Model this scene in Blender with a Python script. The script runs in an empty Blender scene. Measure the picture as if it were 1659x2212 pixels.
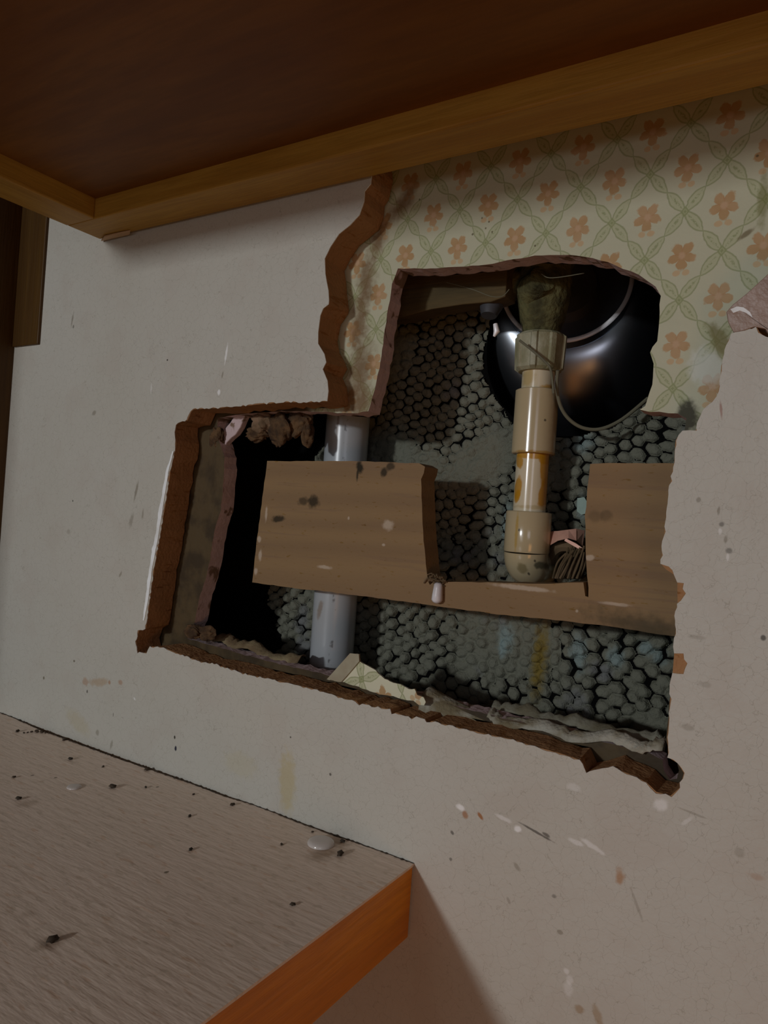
import bpy, math, random
import numpy as np
from mathutils import Vector, Matrix
from mathutils.geometry import tessellate_polygon

random.seed(7)
rng = np.random.default_rng(7)
sc = bpy.context.scene
COL = sc.collection

# ------------------------------------------------------------------ camera
CR = Vector((0.84459515, 0.53086682, 0.06956616))
CU = Vector((-0.05532352, -0.0427039, 0.99755485))
CF = Vector((-0.53253952, 0.84637864, 0.00669808))
CAM = Vector((0, -0.385, 0))
FPX = 1551.5
cd = bpy.data.cameras.new('camera')
cam = bpy.data.objects.new('camera', cd)
COL.objects.link(cam)
cam.matrix_world = Matrix(((CR.x, CU.x, -CF.x, CAM.x), (CR.y, CU.y, -CF.y, CAM.y), (CR.z, CU.z, -CF.z, CAM.z), (0, 0, 0, 1)))
cd.sensor_fit = 'VERTICAL'
cd.sensor_height = 36
cd.lens = 36 * FPX / 2212
cd.clip_start = 0.01
sc.camera = cam

# ------------------------------------------------------------------ light
sc.view_settings.view_transform = 'Standard'
sc.view_settings.look = 'None'
sc.view_settings.gamma = 1
sc.view_settings.use_curve_mapping = False
sc.view_settings.exposure = -0.12
w = bpy.data.worlds.new('world')
sc.world = w
w.use_nodes = True
w.node_tree.nodes['Background'].inputs[0].default_value = (1.0, 0.80, 0.62, 1)
w.node_tree.nodes['Background'].inputs[1].default_value = 0.040


def area(name, loc, target, sx, sy, power, col):
    l = bpy.data.lights.new(name, 'AREA')
    l.shape = 'RECTANGLE'
    l.size, l.size_y = sx, sy
    l.energy = power
    l.color = col
    o = bpy.data.objects.new(name, l)
    COL.objects.link(o)
    o.location = loc
    o.rotation_euler = (Vector(target) - Vector(loc)).to_track_quat('-Z', 'Y').to_euler()
    return o


area('window_daylight', (-0.652, -2.00, 0.290), (-0.25, 0, 0), 0.13, 0.07, 12.5, (0.93, 0.97, 1.0))
area('wide_window', (-0.45, -1.80, 0.10), (-0.25, 0, 0), 0.40, 0.60, 1.5, (0.93, 0.96, 1.0))
area('right_window', (0.55, -1.35, 0.16), (-0.1, 0, 0), 0.35, 0.35, 1.0, (0.88, 0.88, 1.0))
area('warm_fill', (0.62, -0.95, -0.42), (0.0, 0, -0.25), 0.3, 0.3, 1.1, (1.0, 0.44, 0.13))  # added orange fill from the lower right, not an actual lamp


# ------------------------------------------------------------------ helpers
def at(x, y, v, ax=1):
    """the point of plane (axis ax = v) seen at photo position x, y"""
    d = CF + CR * ((x - 829.5) / FPX) - CU * ((y - 1106) / FPX)
    t = (v - CAM[ax]) / d[ax]
    return CAM + d * t


def at2(x, y, v):
    p = at(x, y, v)
    return (p.x, p.z)


class MB:
    def __init__(self):
        self.v, self.f, self.m = [], [], []

    def add(self, v, f, m=0):
        n = len(self.v)
        self.v += [tuple(a) for a in v]
        self.f += [tuple(i + n for i in q) for q in f]
        self.m += [m] * len(f) if isinstance(m, int) else m
        return self

    def box(self, x0, x1, y0, y1, z0, z1, m=0):
        v = [(x, y, z) for x in (x0, x1) for y in (y0, y1) for z in (z0, z1)]
        f = [(0, 1, 3, 2), (4, 6, 7, 5), (0, 4, 5, 1), (2, 3, 7, 6), (0, 2, 6, 4), (1, 5, 7, 3)]
        return self.add(v, f, m)

    def prism(self, front, y0, y1, back=None, holes=None, hback=None, mf=0, me=1, mb=1):
        """polygon(s) in x,z at depth y0, swept to y1; mf front, me cut edge, mb back material"""
        loops = [front] + (holes or [])
        bl = [back or front] + (hback or holes or [])
        tris = tessellate_polygon([[Vector((a[0], a[1], 0)) for a in l] for l in loops])
        fv = [(a[0], y0, a[1]) for l in loops for a in l]
        bv = [(a[0], y1, a[1]) for l in bl for a in l]
        n = len(fv)
        f, m = [], []
        for t in tris:
            a, b, c = [Vector(fv[i]) for i in t]
            nn = (b - a).cross(c - a)
            t = tuple(t)
            if nn.y > 0:
                t = t[::-1]
            f.append(t); m.append(mf)
            f.append(tuple(i + n for i in t[::-1])); m.append(mb)
        s = 0
        for k, l in enumerate(loops):
            c = len(l)
            ar = sum(l[i][0] * l[(i + 1) % c][1] - l[(i + 1) % c][0] * l[i][1] for i in range(c))
            ccw = ar > 0
            if k > 0:
                ccw = not ccw
            for i in range(c):
                a, b = s + i, s + (i + 1) % c
                q = (a, a + n, b + n, b) if ccw else (b, b + n, a + n, a)
                f.append(q[::-1] if False else q); m.append(me)
            s += c
        return self.add(fv + bv, f, m)

    def tube(self, pts, r, seg=24, cap=True, m=0, up=None):
        pts = [Vector(p) for p in pts]
        n = len(pts)
        rr = r if isinstance(r, (list, tuple)) else [r] * n
        v = []
        t0 = (pts[1] - pts[0]).normalized()
        a = t0.orthogonal().normalized()
        for i, p in enumerate(pts):
            t = (pts[min(i + 1, n - 1)] - pts[max(i - 1, 0)])
            t = t.normalized() if t.length > 1e-9 else t0
            a = (a - t * a.dot(t)).normalized()
            b = t.cross(a)
            for k in range(seg):
                th = 2 * math.pi * k / seg
                v.append(p + (a * math.cos(th) + b * math.sin(th)) * rr[i])
        f = []
        for i in range(n - 1):
            for k in range(seg):
                k2 = (k + 1) % seg
                f.append((i * seg + k, i * seg + k2, (i + 1) * seg + k2, (i + 1) * seg + k))
        if cap:
            f.append(tuple(range(seg))[::-1])
            f.append(tuple((n - 1) * seg + k for k in range(seg)))
        return self.add(v, f, m)

    def lathe(self, c, axis, prof, seg=64, m=0, cap0=True, cap1=True):
        """prof: list of (radius, distance along axis)"""
        c, axis = Vector(c), Vector(axis).normalized()
        a = axis.orthogonal().normalized()
        b = axis.cross(a)
        v = []
        for (r, h) in prof:
            for k in range(seg):
                th = 2 * math.pi * k / seg
                v.append(c + axis * h + (a * math.cos(th) + b * math.sin(th)) * r)
        f = []
        for i in range(len(prof) - 1):
            for k in range(seg):
                k2 = (k + 1) % seg
                f.append((i * seg + k, i * seg + k2, (i + 1) * seg + k2, (i + 1) * seg + k))
        if cap0:
            f.append(tuple(range(seg))[::-1])
        if cap1:
            f.append(tuple((len(prof) - 1) * seg + k for k in range(seg)))
        return self.add(v, f, m)

    def skew_lathe(self, c0, c1, L, nrm, prof, seg=96, cap0=False, cap1=False, m=0):
        nrm = Vector(nrm).normalized()
        a = nrm.orthogonal().normalized()
        b = nrm.cross(a)
        v = []
        for (r, h) in prof:
            c = c0.lerp(c1, h / L)
            for k in range(seg):
                th = 2 * math.pi * k / seg
                v.append(c + (a * math.cos(th) + b * math.sin(th)) * r)
        f = [(i * seg + k, i * seg + (k + 1) % seg, (i + 1) * seg + (k + 1) % seg, (i + 1) * seg + k) for i in range(len(prof) - 1) for k in range(seg)]
        if cap0: f.append(tuple(range(seg))[::-1])
        if cap1: f.append(tuple((len(prof) - 1) * seg + k for k in range(seg)))
        return self.add(v, f, m)

    def build(self, name, mats, parent=None, smooth=False, angle=40, origin=None, bevel=0, segs=2):
        me = bpy.data.meshes.new(name)
        if not isinstance(mats, (list, tuple)):
            mats = [mats]
        if parent is not None:
            off = Vector(parent.get('_at', (0, 0, 0)))
        else:
            vs = np.array(self.v)
            off = Vector(origin) if origin else Vector(((vs[:, 0].min() + vs[:, 0].max()) / 2, (vs[:, 1].min() + vs[:, 1].max()) / 2, vs[:, 2].min()))
        me.from_pydata([tuple(Vector(p) - off) for p in self.v], [], self.f)
        for mt in mats:
            me.materials.append(getattr(mt, 'm', mt))
        me.polygons.foreach_set('material_index', [min(i, len(mats) - 1) for i in self.m])
        me.update()
        if smooth:
            me.polygons.foreach_set('use_smooth', [True] * len(me.polygons))
            me.set_sharp_from_angle(angle=math.radians(angle))
        o = bpy.data.objects.new(name, me)
        COL.objects.link(o)
        if parent is not None:
            o.parent = parent
        else:
            o.location = off
        o['_at'] = tuple(off)
        if bevel:
            b = o.modifiers.new('bevel', 'BEVEL')
            b.width = bevel
            b.segments = segs
            b.limit_method = 'ANGLE'
        return o


def tag(o, label=None, cat=None, group=None, kind=None):
    if label: o['label'] = label
    if cat: o['category'] = cat
    if group: o['group'] = group
    if kind: o['kind'] = kind
    return o


def thing(name, loc, label, cat, group=None):
    o = bpy.data.objects.new(name, None)
    COL.objects.link(o)
    o.location = loc
    o.empty_display_size = 0.02
    o['_at'] = tuple(loc)
    return tag(o, label, cat, group)


def refine(path, step, amp, closed=False, seed=1, protect=None):
    """resample a polyline at ~step and roughen it by amp"""
    r = random.Random(seed)
    out = []
    n = len(path)
    for i in range(n if closed else n - 1):
        a, b = Vector(path[i]), Vector(path[(i + 1) % n])
        L = (b - a).length
        k = max(1, int(L / step))
        nrm = Vector((-(b - a).y, (b - a).x)).normalized() if L > 0 else Vector((0, 0))
        for j in range(k):
            p = a + (b - a) * (j / k)
            p = p + nrm * (r.random() - 0.5) * 2 * amp
            out.append((p.x, p.y))
    if not closed:
        out.append(tuple(path[-1]))
    return out


# ------------------------------------------------------------------ node maths
class X:
    """a value in a node tree, with arithmetic"""
    def __init__(s, t, k): s.t, s.k = t, k

    def op(s, o, *a, clamp=False):
        n = s.t.nodes.new('ShaderNodeMath')
        n.operation = o
        n.use_clamp = clamp
        for i, q in enumerate((s,) + a):
            if isinstance(q, X): s.t.links.new(q.k, n.inputs[i])
            else: n.inputs[i].default_value = q
        return X(s.t, n.outputs[0])

    def __add__(s, o): return s.op('ADD', o)
    __radd__ = __add__
    def __mul__(s, o): return s.op('MULTIPLY', o)
    __rmul__ = __mul__
    def __sub__(s, o): return s.op('SUBTRACT', o)
    def __rsub__(s, o): return (s * -1.0) + o
    def __truediv__(s, o): return s.op('DIVIDE', o)
    def abs(s): return s.op('ABSOLUTE')
    def floor(s): return s.op('FLOOR')
    def sin(s): return s.op('SINE')
    def cos(s): return s.op('COSINE')
    def sqrt(s): return s.op('SQRT')
    def min(s, o): return s.op('MINIMUM', o)
    def max(s, o): return s.op('MAXIMUM', o)
    def atan2(s, o): return s.op('ARCTAN2', o)

    def step(s, lo, hi):
        """1 below lo, 0 above hi"""
        n = s.t.nodes.new('ShaderNodeMapRange')
        n.interpolation_type = 'SMOOTHSTEP'
        s.t.links.new(s.k, n.inputs[0])
        n.inputs[1].default_value, n.inputs[2].default_value = lo, hi
        n.inputs[3].default_value, n.inputs[4].default_value = 1, 0
        return X(s.t, n.outputs[0])


class Mat:
    def __init__(s, name, rough=0.6, metal=0.0, spec=0.5):
        s.m = bpy.data.materials.new(name)
        s.m.use_nodes = True
        s.t = s.m.node_tree
        s.b = s.t.nodes['Principled BSDF']
        s.b.inputs['Roughness'].default_value = rough
        s.b.inputs['Metallic'].default_value = metal
        s.b.inputs['Specular IOR Level'].default_value = spec
        g = s.t.nodes.new('ShaderNodeNewGeometry')
        s.pos = g.outputs['Position']
        sep = s.t.nodes.new('ShaderNodeSeparateXYZ')
        s.t.links.new(s.pos, sep.inputs[0])
        s.x, s.y, s.z = [X(s.t, sep.outputs[i]) for i in range(3)]
        s.h = None

    def vec(s, sx=1, sy=1, sz=1):
        n = s.t.nodes.new('ShaderNodeMapping')
        n.inputs['Scale'].default_value = (sx, sy, sz)
        s.t.links.new(s.pos, n.inputs['Vector'])
        return n.outputs[0]

    def noise(s, scale, detail=4, sv=(1, 1, 1), rough=0.5, dist=0.0):
        n = s.t.nodes.new('ShaderNodeTexNoise')
        s.t.links.new(s.vec(*sv), n.inputs['Vector'])
        n.inputs['Scale'].default_value = scale
        n.inputs['Detail'].default_value = detail
        n.inputs['Roughness'].default_value = rough
        n.inputs['Distortion'].default_value = dist
        return X(s.t, n.outputs['Fac'])

    def voro(s, scale, feature='DISTANCE_TO_EDGE', sv=(1, 1, 1)):
        n = s.t.nodes.new('ShaderNodeTexVoronoi')
        n.feature = feature
        q = s.t.nodes.new('ShaderNodeTexNoise')
        s.t.links.new(s.vec(*sv), q.inputs['Vector'])
        q.inputs['Scale'].default_value = scale * 1.3
        q.inputs['Detail'].default_value = 3
        w_ = s.t.nodes.new('ShaderNodeVectorMath')
        w_.operation = 'MULTIPLY_ADD'
        s.t.links.new(q.outputs['Color'], w_.inputs[0])
        w_.inputs[1].default_value = (0.9 / scale,) * 3
        s.t.links.new(s.vec(*sv), w_.inputs[2])
        s.t.links.new(w_.outputs[0], n.inputs['Vector'])
        n.inputs['Scale'].default_value = scale
        return X(s.t, n.outputs['Distance'])

    def mix(s, a, b, f):
        n = s.t.nodes.new('ShaderNodeMix')
        n.data_type = 'RGBA'
        for q, i in ((a, 6), (b, 7)):
            if isinstance(q, tuple): n.inputs[i].default_value = q if len(q) == 4 else q + (1,)
            else: s.t.links.new(q, n.inputs[i])
        if isinstance(f, X): s.t.links.new(f.k, n.inputs[0])
        else: n.inputs[0].default_value = f
        return n.outputs[2]

    def col(s, c):
        if isinstance(c, tuple): s.b.inputs['Base Color'].default_value = c + (1,)
        else: s.t.links.new(c, s.b.inputs['Base Color'])
        return s

    def rough(s, v):
        s.t.links.new(v.k, s.b.inputs['Roughness'])
        return s

    def bump(s, h, dist=0.001, strength=1.0):
        n = s.t.nodes.new('ShaderNodeBump')
        n.inputs['Strength'].default_value = strength
        n.inputs['Distance'].default_value = dist
        s.t.links.new(h.k, n.inputs['Height'])
        if s.h: s.t.links.new(s.h, n.inputs['Normal'])
        s.h = n.outputs[0]
        s.t.links.new(s.h, s.b.inputs['Normal'])
        return s

    def spot(s, base, px, py, rx, ry, ang, col, k=1.0, plane=0.0, soft=0.5, ax=1, wob=0.25):
        """a mark with a shape of its own: an uneven ellipse, sizes in mm"""
        p = at(px, py, plane, ax)
        a = math.radians(ang)
        dx = s.x - p.x
        dz = (s.z - p.z) if ax == 1 else (s.y - p.y)
        u = (dx * math.cos(a) + dz * math.sin(a)) * (1000 / rx)
        v = (dz * math.cos(a) - dx * math.sin(a)) * (1000 / ry)
        d = (u * u + v * v).sqrt() + (s._wn() - 0.5) * (wob * 4)
        return s.mix(base, col, d.step(1 - soft, 1 + soft * 0.3) * k)

    def _wn(s):
        if not hasattr(s, 'wn'): s.wn = s.noise(260, 3)
        return s.wn


def wood(name, c1, c2, sv, scale=60, rough=0.6, c3=None, spec=0.3, bump=0.0004):
    m = Mat(name, rough, spec=spec)
    g = m.noise(scale, 6, sv, 0.6, 0.6)
    c = m.mix(c1, c2, g.step(0.35, 0.65))
    f = m.noise(scale * 5, 3, sv, 0.6)
    c = m.mix(c, c3 or tuple(q * 0.7 for q in c2), f.step(0.35, 0.6) * 0.35)
    m.col(c)
    m.bump(f, bump)
    return m.m


# painted board
def mat_paint():
    m = Mat('board_paint', 0.55, spec=0.35)
    big = m.noise(9, 4)
    c = m.mix((0.50, 0.475, 0.405), (0.55, 0.53, 0.475), big)
    c = m.mix(c, (0.48, 0.43, 0.37), m.noise(30, 4).step(0.36, 0.5) * 0.3)
    cr = m.voro(190)
    cr2 = m.voro(110)
    wob = m.noise(60, 3)
    c = m.mix(c, (0.24, 0.21, 0.16), cr.step(0.004, 0.022) * wob.step(0.62, 0.40) * 0.42)
    c = m.mix(c, (0.26, 0.23, 0.17), cr2.step(0.002, 0.014) * wob.step(0.45, 0.62) * 0.40)
    # blotches, scrapes, rust marks and specks, where the board has them
    B, W_, R_, D_ = (0.20, 0.17, 0.12), (0.85, 0.84, 0.82), (0.36, 0.15, 0.05), (0.05, 0.04, 0.03)
    L = [(158, 690, 1.5, 8, -8, B, .6), (160, 706, 1.2, 2, 0, D_, .6), (205, 892, 3.6, 2.2, 30, B, .55), (363, 778, .9, .9, 0, D_, 1),
         (490, 765, 1.3, 9, -6, W_, .9), (474, 848, 2, 2.6, 0, W_, .9), (328, 840, 1.2, 5, 0, W_, .4), (482, 810, 1, 3.4, -10, B, .6),
         (296, 1060, 1.8, 11, -12, B, .65), (285, 1125, 2.8, 8, -16, B, .45), (310, 1110, 1.4, 5, 0, B, .5), (150, 1148, 3.0, 3.4, 0, B, .35),
         (159, 1082, .8, .8, 0, D_, 1), (262, 1240, 1.3, 3.8, -30, B, .55), (162, 1428, 1.7, 1.3, 0, B, .9), (96, 1464, 1.5, 1.7, 0, B, .9),
         (215, 1473, 15, 4.2, 12, (0.40, 0.25, 0.12), .50), (186, 1472, 4.5, 4.5, 0, R_, .45), (262, 1474, 3.6, 2.6, 0, R_, .5), (238, 1474, 2, 2, 0, R_, .6), (190, 1493, 1.2, 1.8, 0, D_, .8), (292, 1509, 1.8, 1, -40, W_, .7),
         (212, 1582, 3, 3, 0, B, .5), (242, 1608, 2, 5, -10, B, .5), (379, 1592, 1.0, 1.7, 0, D_, 1), (381, 1616, 1.4, 2.1, 0, (0.03, 0.03, 0.05), 1),
         (715, 1672, 1.3, 1.3, 0, D_, .8), (629, 1592, .8, .8, 0, D_, .8), (246, 1544, .5, 2, 0, D_, .7),
         (622, 1690, 9, 26, 4, (0.48, 0.38, 0.15), .50), (520, 1650, 20, 12, 0, (0.50, 0.43, 0.22), .22), (170, 1560, 22, 9, -20, (0.46, 0.38, 0.2), .30),
         (996, 1744, 3.4, 2.2, -10, W_, 1), (1006, 1760, 2.2, 3.2, 20, R_, .75), (1039, 1762, 3.2, 1.4, -45, R_, .95), (1120, 1790, 3.0, 2.2, 0, W_, .95), (1160, 1797, 12, .9, -14, D_, .75), (1180, 1802, 3, 1.2, -14, D_, .7),
         (1090, 1768, 6, 1.6, -10, W_, .5), (1245, 1818, 6, 1.8, -10, W_, .5), (1280, 1827, 8, 1.8, -20, W_, .55), (1340, 1893, 3.0, 5.0, 0, (0.40, 0.20, 0.08), .75), (1375, 1950, 1, 10, 25, B, .35),
         (978, 1798, 1.6, 1.1, -45, D_, .7), (975, 1855, 1.3, 1.3, 0, D_, .6), (1118, 1872, 3.2, 1.6, -45, B, .45), (1198, 1935, 1.8, 1.5, 0, D_, .5), (1210, 2012, 2.2, 1.5, 0, B, .55), (1100, 1945, 1.2, 2.5, 30, B, .4),
         (1224, 2096, 2, 2, 0, W_, .45), (1232, 2115, 2.4, 3, 0, W_, .35), (1228, 2135, 3, 5, 0, W_, .3), (1252, 2178, 3.5, 3, 0, (0.32, 0.20, 0.09), .6), (1292, 2195, 3, 7, 25, (0.32, 0.20, 0.09), .55),
         (1428, 1736, 4, 4, 20, W_, .6), (1485, 1772, 4, 1.2, 50, W_, .35), (1240, 1700, 5, 2.5, 0, W_, .3), (1500, 1757, 9, .7, -8, B, .4),
         (1553, 1103, 1, 3, 0, B, .6), (1559, 1133, 1.6, 1.6, 0, D_, .6), (1568, 1165, 1.2, 2.6, 0, B, .6), (1575, 1190, 1.9, 1.7, 0, D_, .55), (1572, 1205, .9, 2.8, 0, W_, .5), (1556, 1148, 1, 2, 0, W_, .5), (1510, 1080, 1.4, 1.6, 0, B, .6),
         (1649, 1377, 1.4, 1.9, 0, D_, .8), (1558, 885, .8, 6, 8, (0.3, 0.14, 0.1), .7), (1505, 1376, 5, 1.5, 0, B, .3), (1485, 1570, 4, 2, 0, B, .35), (1523, 1478, 4, 2, 0, B, .3),
         (1597, 1840, 3, 3, 0, B, .3), (1635, 1893, 4, 2, 0, R_, .3)]
    for (px, py, rx, ry, a, cc, k) in L:
        c = m.spot(c, px, py, rx * 0.9, ry * 0.9, a, cc, k)
    m.col(c)
    m.bump(m.noise(420, 4), 0.0004, 0.6)
    m.bump(m.noise(35, 3), 0.0014, 0.6)
    return m.m


def wallpaper_nodes(m, x0, z0, ang=0.0, base=(0.54, 0.53, 0.375), sharp=1.0, P=None):
    a, b = 0.0196, 0.0241
    xx, zz = P or (m.x, m.z)
    dx, dz = xx - x0, zz - z0
    if ang:
        ca, sa = math.cos(ang), math.sin(ang)
        dx, dz = dx * ca + dz * sa, dz * ca - dx * sa
    wx = (m.noise(300, 2) - 0.5) * 0.0016
    dx = dx + wx
    u, v = dx / a, dz / b
    p, q = (u + v) * 0.5, (u - v) * 0.5
    pf, qf = p - p.floor(), q - q.floor()
    dp, dq = ((p + 0.5) - (p + 0.5).floor() - 0.5).abs(), ((q + 0.5) - (q + 0.5).floor() - 0.5).abs()
    c = m.mix(base, tuple(k * 0.88 for k in base), m.noise(40, 3))
    G1, G2 = (0.22, 0.25, 0.10), (0.40, 0.42, 0.23)
    nn = m.noise(900, 2)
    for (al, ac) in ((pf, dq), (qf, dp)):
        s = (al * (2 * math.pi)).sin().abs()
        lim = s.op('POWER', 0.8) * 0.092
        c = m.mix(c, G2, (ac - lim).step(-0.004, 0.004) * 0.55)                                   # link fill
        c = m.mix(c, G1, (ac - lim).abs().step(0.006, 0.020) * 0.62)                               # link outline
        c = m.mix(c, G1, (ac - s * 0.044 + 0.018).step(-0.012, 0.012) * nn.step(0.62, 0.40) * 0.65)   # beads
    nd = dp.max(dq)
    c = m.mix(c, G2, nd.step(0.055, 0.075) * 0.8)
    c = m.mix(c, G1, (nd - 0.05).abs().step(0.006, 0.020) * 0.6)
    c = m.mix(c, G1, nd.step(0.015, 0.03) * 0.6)
    e, f = pf - 0.5, qf - 0.5
    fx, fz = (e + f) * a, (e - f) * b
    r = (fx * fx + fz * fz * 0.80).sqrt()
    th = fz.atan2(fx)
    rad = (th * 2.5 + math.pi / 4).cos().abs().op('POWER', 0.65) * 0.0044 + 0.0030 + (m.noise(420, 3) - 0.5) * 0.0032
    OR = m.mix((0.42, 0.23, 0.08), (0.46, 0.27, 0.12), m.noise(60, 2).step(0.4, 0.6))
    c = m.mix(c, OR, (r - rad).step(-0.0007, 0.0005) * 0.85)
    c = m.mix(c, (0.42, 0.20, 0.08), (th * 5.0 + math.pi / 2).cos().step(-0.95, -0.6) * (r - rad).step(-0.0007, 0.0005) * 0.35)
    c = m.mix(c, (0.55, 0.36, 0.22), r.step(0.001, 0.0024) * 0.7)
    # little stem with leaves below the bloom
    lf = (((fx.abs() - 0.0024) / 0.0020).op('POWER', 2.0) + ((fz + 0.0094) / 0.0017).op('POWER', 2.0))
    c = m.mix(c, (0.54, 0.34, 0.16), lf.step(0.6, 1.3) * 0.7)
    return c


def mat_wallpaper():
    m = Mat('wallpaper', 0.6, spec=0.3)
    c = wallpaper_nodes(m, -0.0787, 0.1285)
    W_ = (0.66, 0.68, 0.62)
    c = m.spot(c, 1525, 795, 9, 12, 30, W_, .6, .024)
    c = m.spot(c, 1560, 740, 5, 14, 30, (0.20, 0.17, 0.05), .8, .024)
    c = m.spot(c, 1484, 905, 7, 11, 0, (0.05, 0.045, 0.02), 1, .024)
    c = m.spot(c, 1610, 505, 5, 1.6, 35, (0.16, 0.12, 0.05), .8, .024)
    c = m.spot(c, 1648, 430, 3, 14, 0, (0.16, 0.16, 0.03), .6, .024)
    for (px, py) in ((1048, 492), (1055, 478), (1062, 500), (1040, 470), (1636, 335), (1155, 530), (905, 430), (1020, 505)):
        c = m.spot(c, px, py, .8, .8, 0, (0.1, 0.08, 0.03), .8, .024)
    # brown shade painted beside the wavy board edge, old dirt down the left gap
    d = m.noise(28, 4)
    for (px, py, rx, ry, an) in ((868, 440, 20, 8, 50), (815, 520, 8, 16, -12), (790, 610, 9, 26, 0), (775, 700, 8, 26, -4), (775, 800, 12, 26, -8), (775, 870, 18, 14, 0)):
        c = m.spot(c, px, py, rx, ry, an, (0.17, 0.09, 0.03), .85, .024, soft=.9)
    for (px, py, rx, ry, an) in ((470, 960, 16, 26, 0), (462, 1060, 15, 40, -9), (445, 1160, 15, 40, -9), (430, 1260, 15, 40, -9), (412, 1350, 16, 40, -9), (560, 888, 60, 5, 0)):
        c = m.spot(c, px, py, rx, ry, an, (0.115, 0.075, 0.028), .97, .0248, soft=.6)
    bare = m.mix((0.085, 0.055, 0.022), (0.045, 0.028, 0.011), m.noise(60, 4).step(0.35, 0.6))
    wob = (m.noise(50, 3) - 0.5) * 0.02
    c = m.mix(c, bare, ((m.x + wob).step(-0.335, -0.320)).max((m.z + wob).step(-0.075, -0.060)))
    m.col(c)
    m.bump(m.noise(160, 3), 0.0006, 0.5)
    return m.m


def mat_scrap():
    m = Mat('wallpaper_scrap', 0.65, spec=0.3)
    p = at(778, 1468, 0.012)
    c = wallpaper_nodes(m, p.x, p.z, -0.5, base=(0.70, 0.68, 0.50))
    m.col(c)
    return m.m


def mat_core():
    m = Mat('brown_fibre_board', 0.85, spec=0.15)
    c = m.mix((0.34, 0.155, 0.055), (0.23, 0.10, 0.032), m.noise(70, 5, (1, 1, 1), 0.7))
    c = m.mix(c, (0.12, 0.045, 0.015), m.noise(22, 4).step(0.34, 0.46) * 0.7)
    c = m.mix(c, (0.42, 0.24, 0.12), m.noise(380, 3, (1, 0.15, 1)).step(0.42, 0.3) * 0.6)
    c = m.spot(c, 395, 1022, 2, 2, 0, (.04, .02, .01), 1, .006)
    for i in range(8):
        c = m.spot(c, 350 + random.random() * 60, 1000 + random.random() * 300, 2.2, 1.4, 0, (.05, .02, .01), .8, .008)
    m.col(c)
    m.bump(m.noise(400, 5), 0.0012, 0.9)
    m.bump(m.noise(70, 4), 0.003, 0.7)
    return m.m


def mat_gypsum():
    m = Mat('gypsum_cut', 0.9, spec=0.1)
    c = m.mix((0.64, 0.51, 0.52), (0.52, 0.39, 0.38), m.noise(90, 4))
    c = m.mix(c, (0.15, 0.09, 0.04), m.noise(45, 5, dist=1.5).step(0.36, 0.43) * 0.85)
    m.col(c)
    m.bump(m.noise(250, 4), 0.001, 0.8)
    return m.m


def plain(name, c1, c2=None, rough=0.6, metal=0.0, scale=60, bump=0.0, spec=0.5, bs=300):
    m = Mat(name, rough, metal, spec)
    if c2: m.col(m.mix(c1, c2, m.noise(scale, 4).step(0.35, 0.65)))
    else: m.col(c1)
    if bump: m.bump(m.noise(bs, 4), bump)
    return m.m


def mat_shelf_top():
    m = Mat('shelf_laminate', 0.42, spec=0.5)
    c = m.mix((0.78, 0.56, 0.43), (0.68, 0.50, 0.35), m.noise(14, 4))
    c = m.mix(c, (0.92, 0.82, 0.72), m.noise(260, 4, (0.35, 1, 1)).step(0.40, 0.30) * 0.4)
    c = m.mix(c, (0.36, 0.27, 0.16), m.noise(260, 3, (0.5, 1, 1)).step(0.32, 0.42) * 0.25)
    zs = SHELF_Z
    for (px, py, rx, ry, k) in ((693, 1845, 9, 12, .6), (730, 1818, 9, 8, .7), (110, 2035, 6, 7, .6), (60, 1975, 4, 4, .3), (60, 1735, 7, 9, .4), (720, 1835, 16, 10, .4)):
        c = m.spot(c, px, py, rx, ry, 0, (0.22, 0.11, 0.03), k, zs, ax=2, soft=.9)
    for (px, py) in ((120, 1680), (223, 1657), (340, 1700), (70, 1675), (610, 1825), (360, 1884), (410, 1764)):
        c = m.spot(c, px, py, 1.2, 1.6, 0, (0.10, 0.06, 0.02), .8, zs, ax=2)
    m.col(c)
    m.bump(m.noise(230, 3, (0.22, 1, 1)), 0.0009, 0.7)
    return m.m


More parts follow.
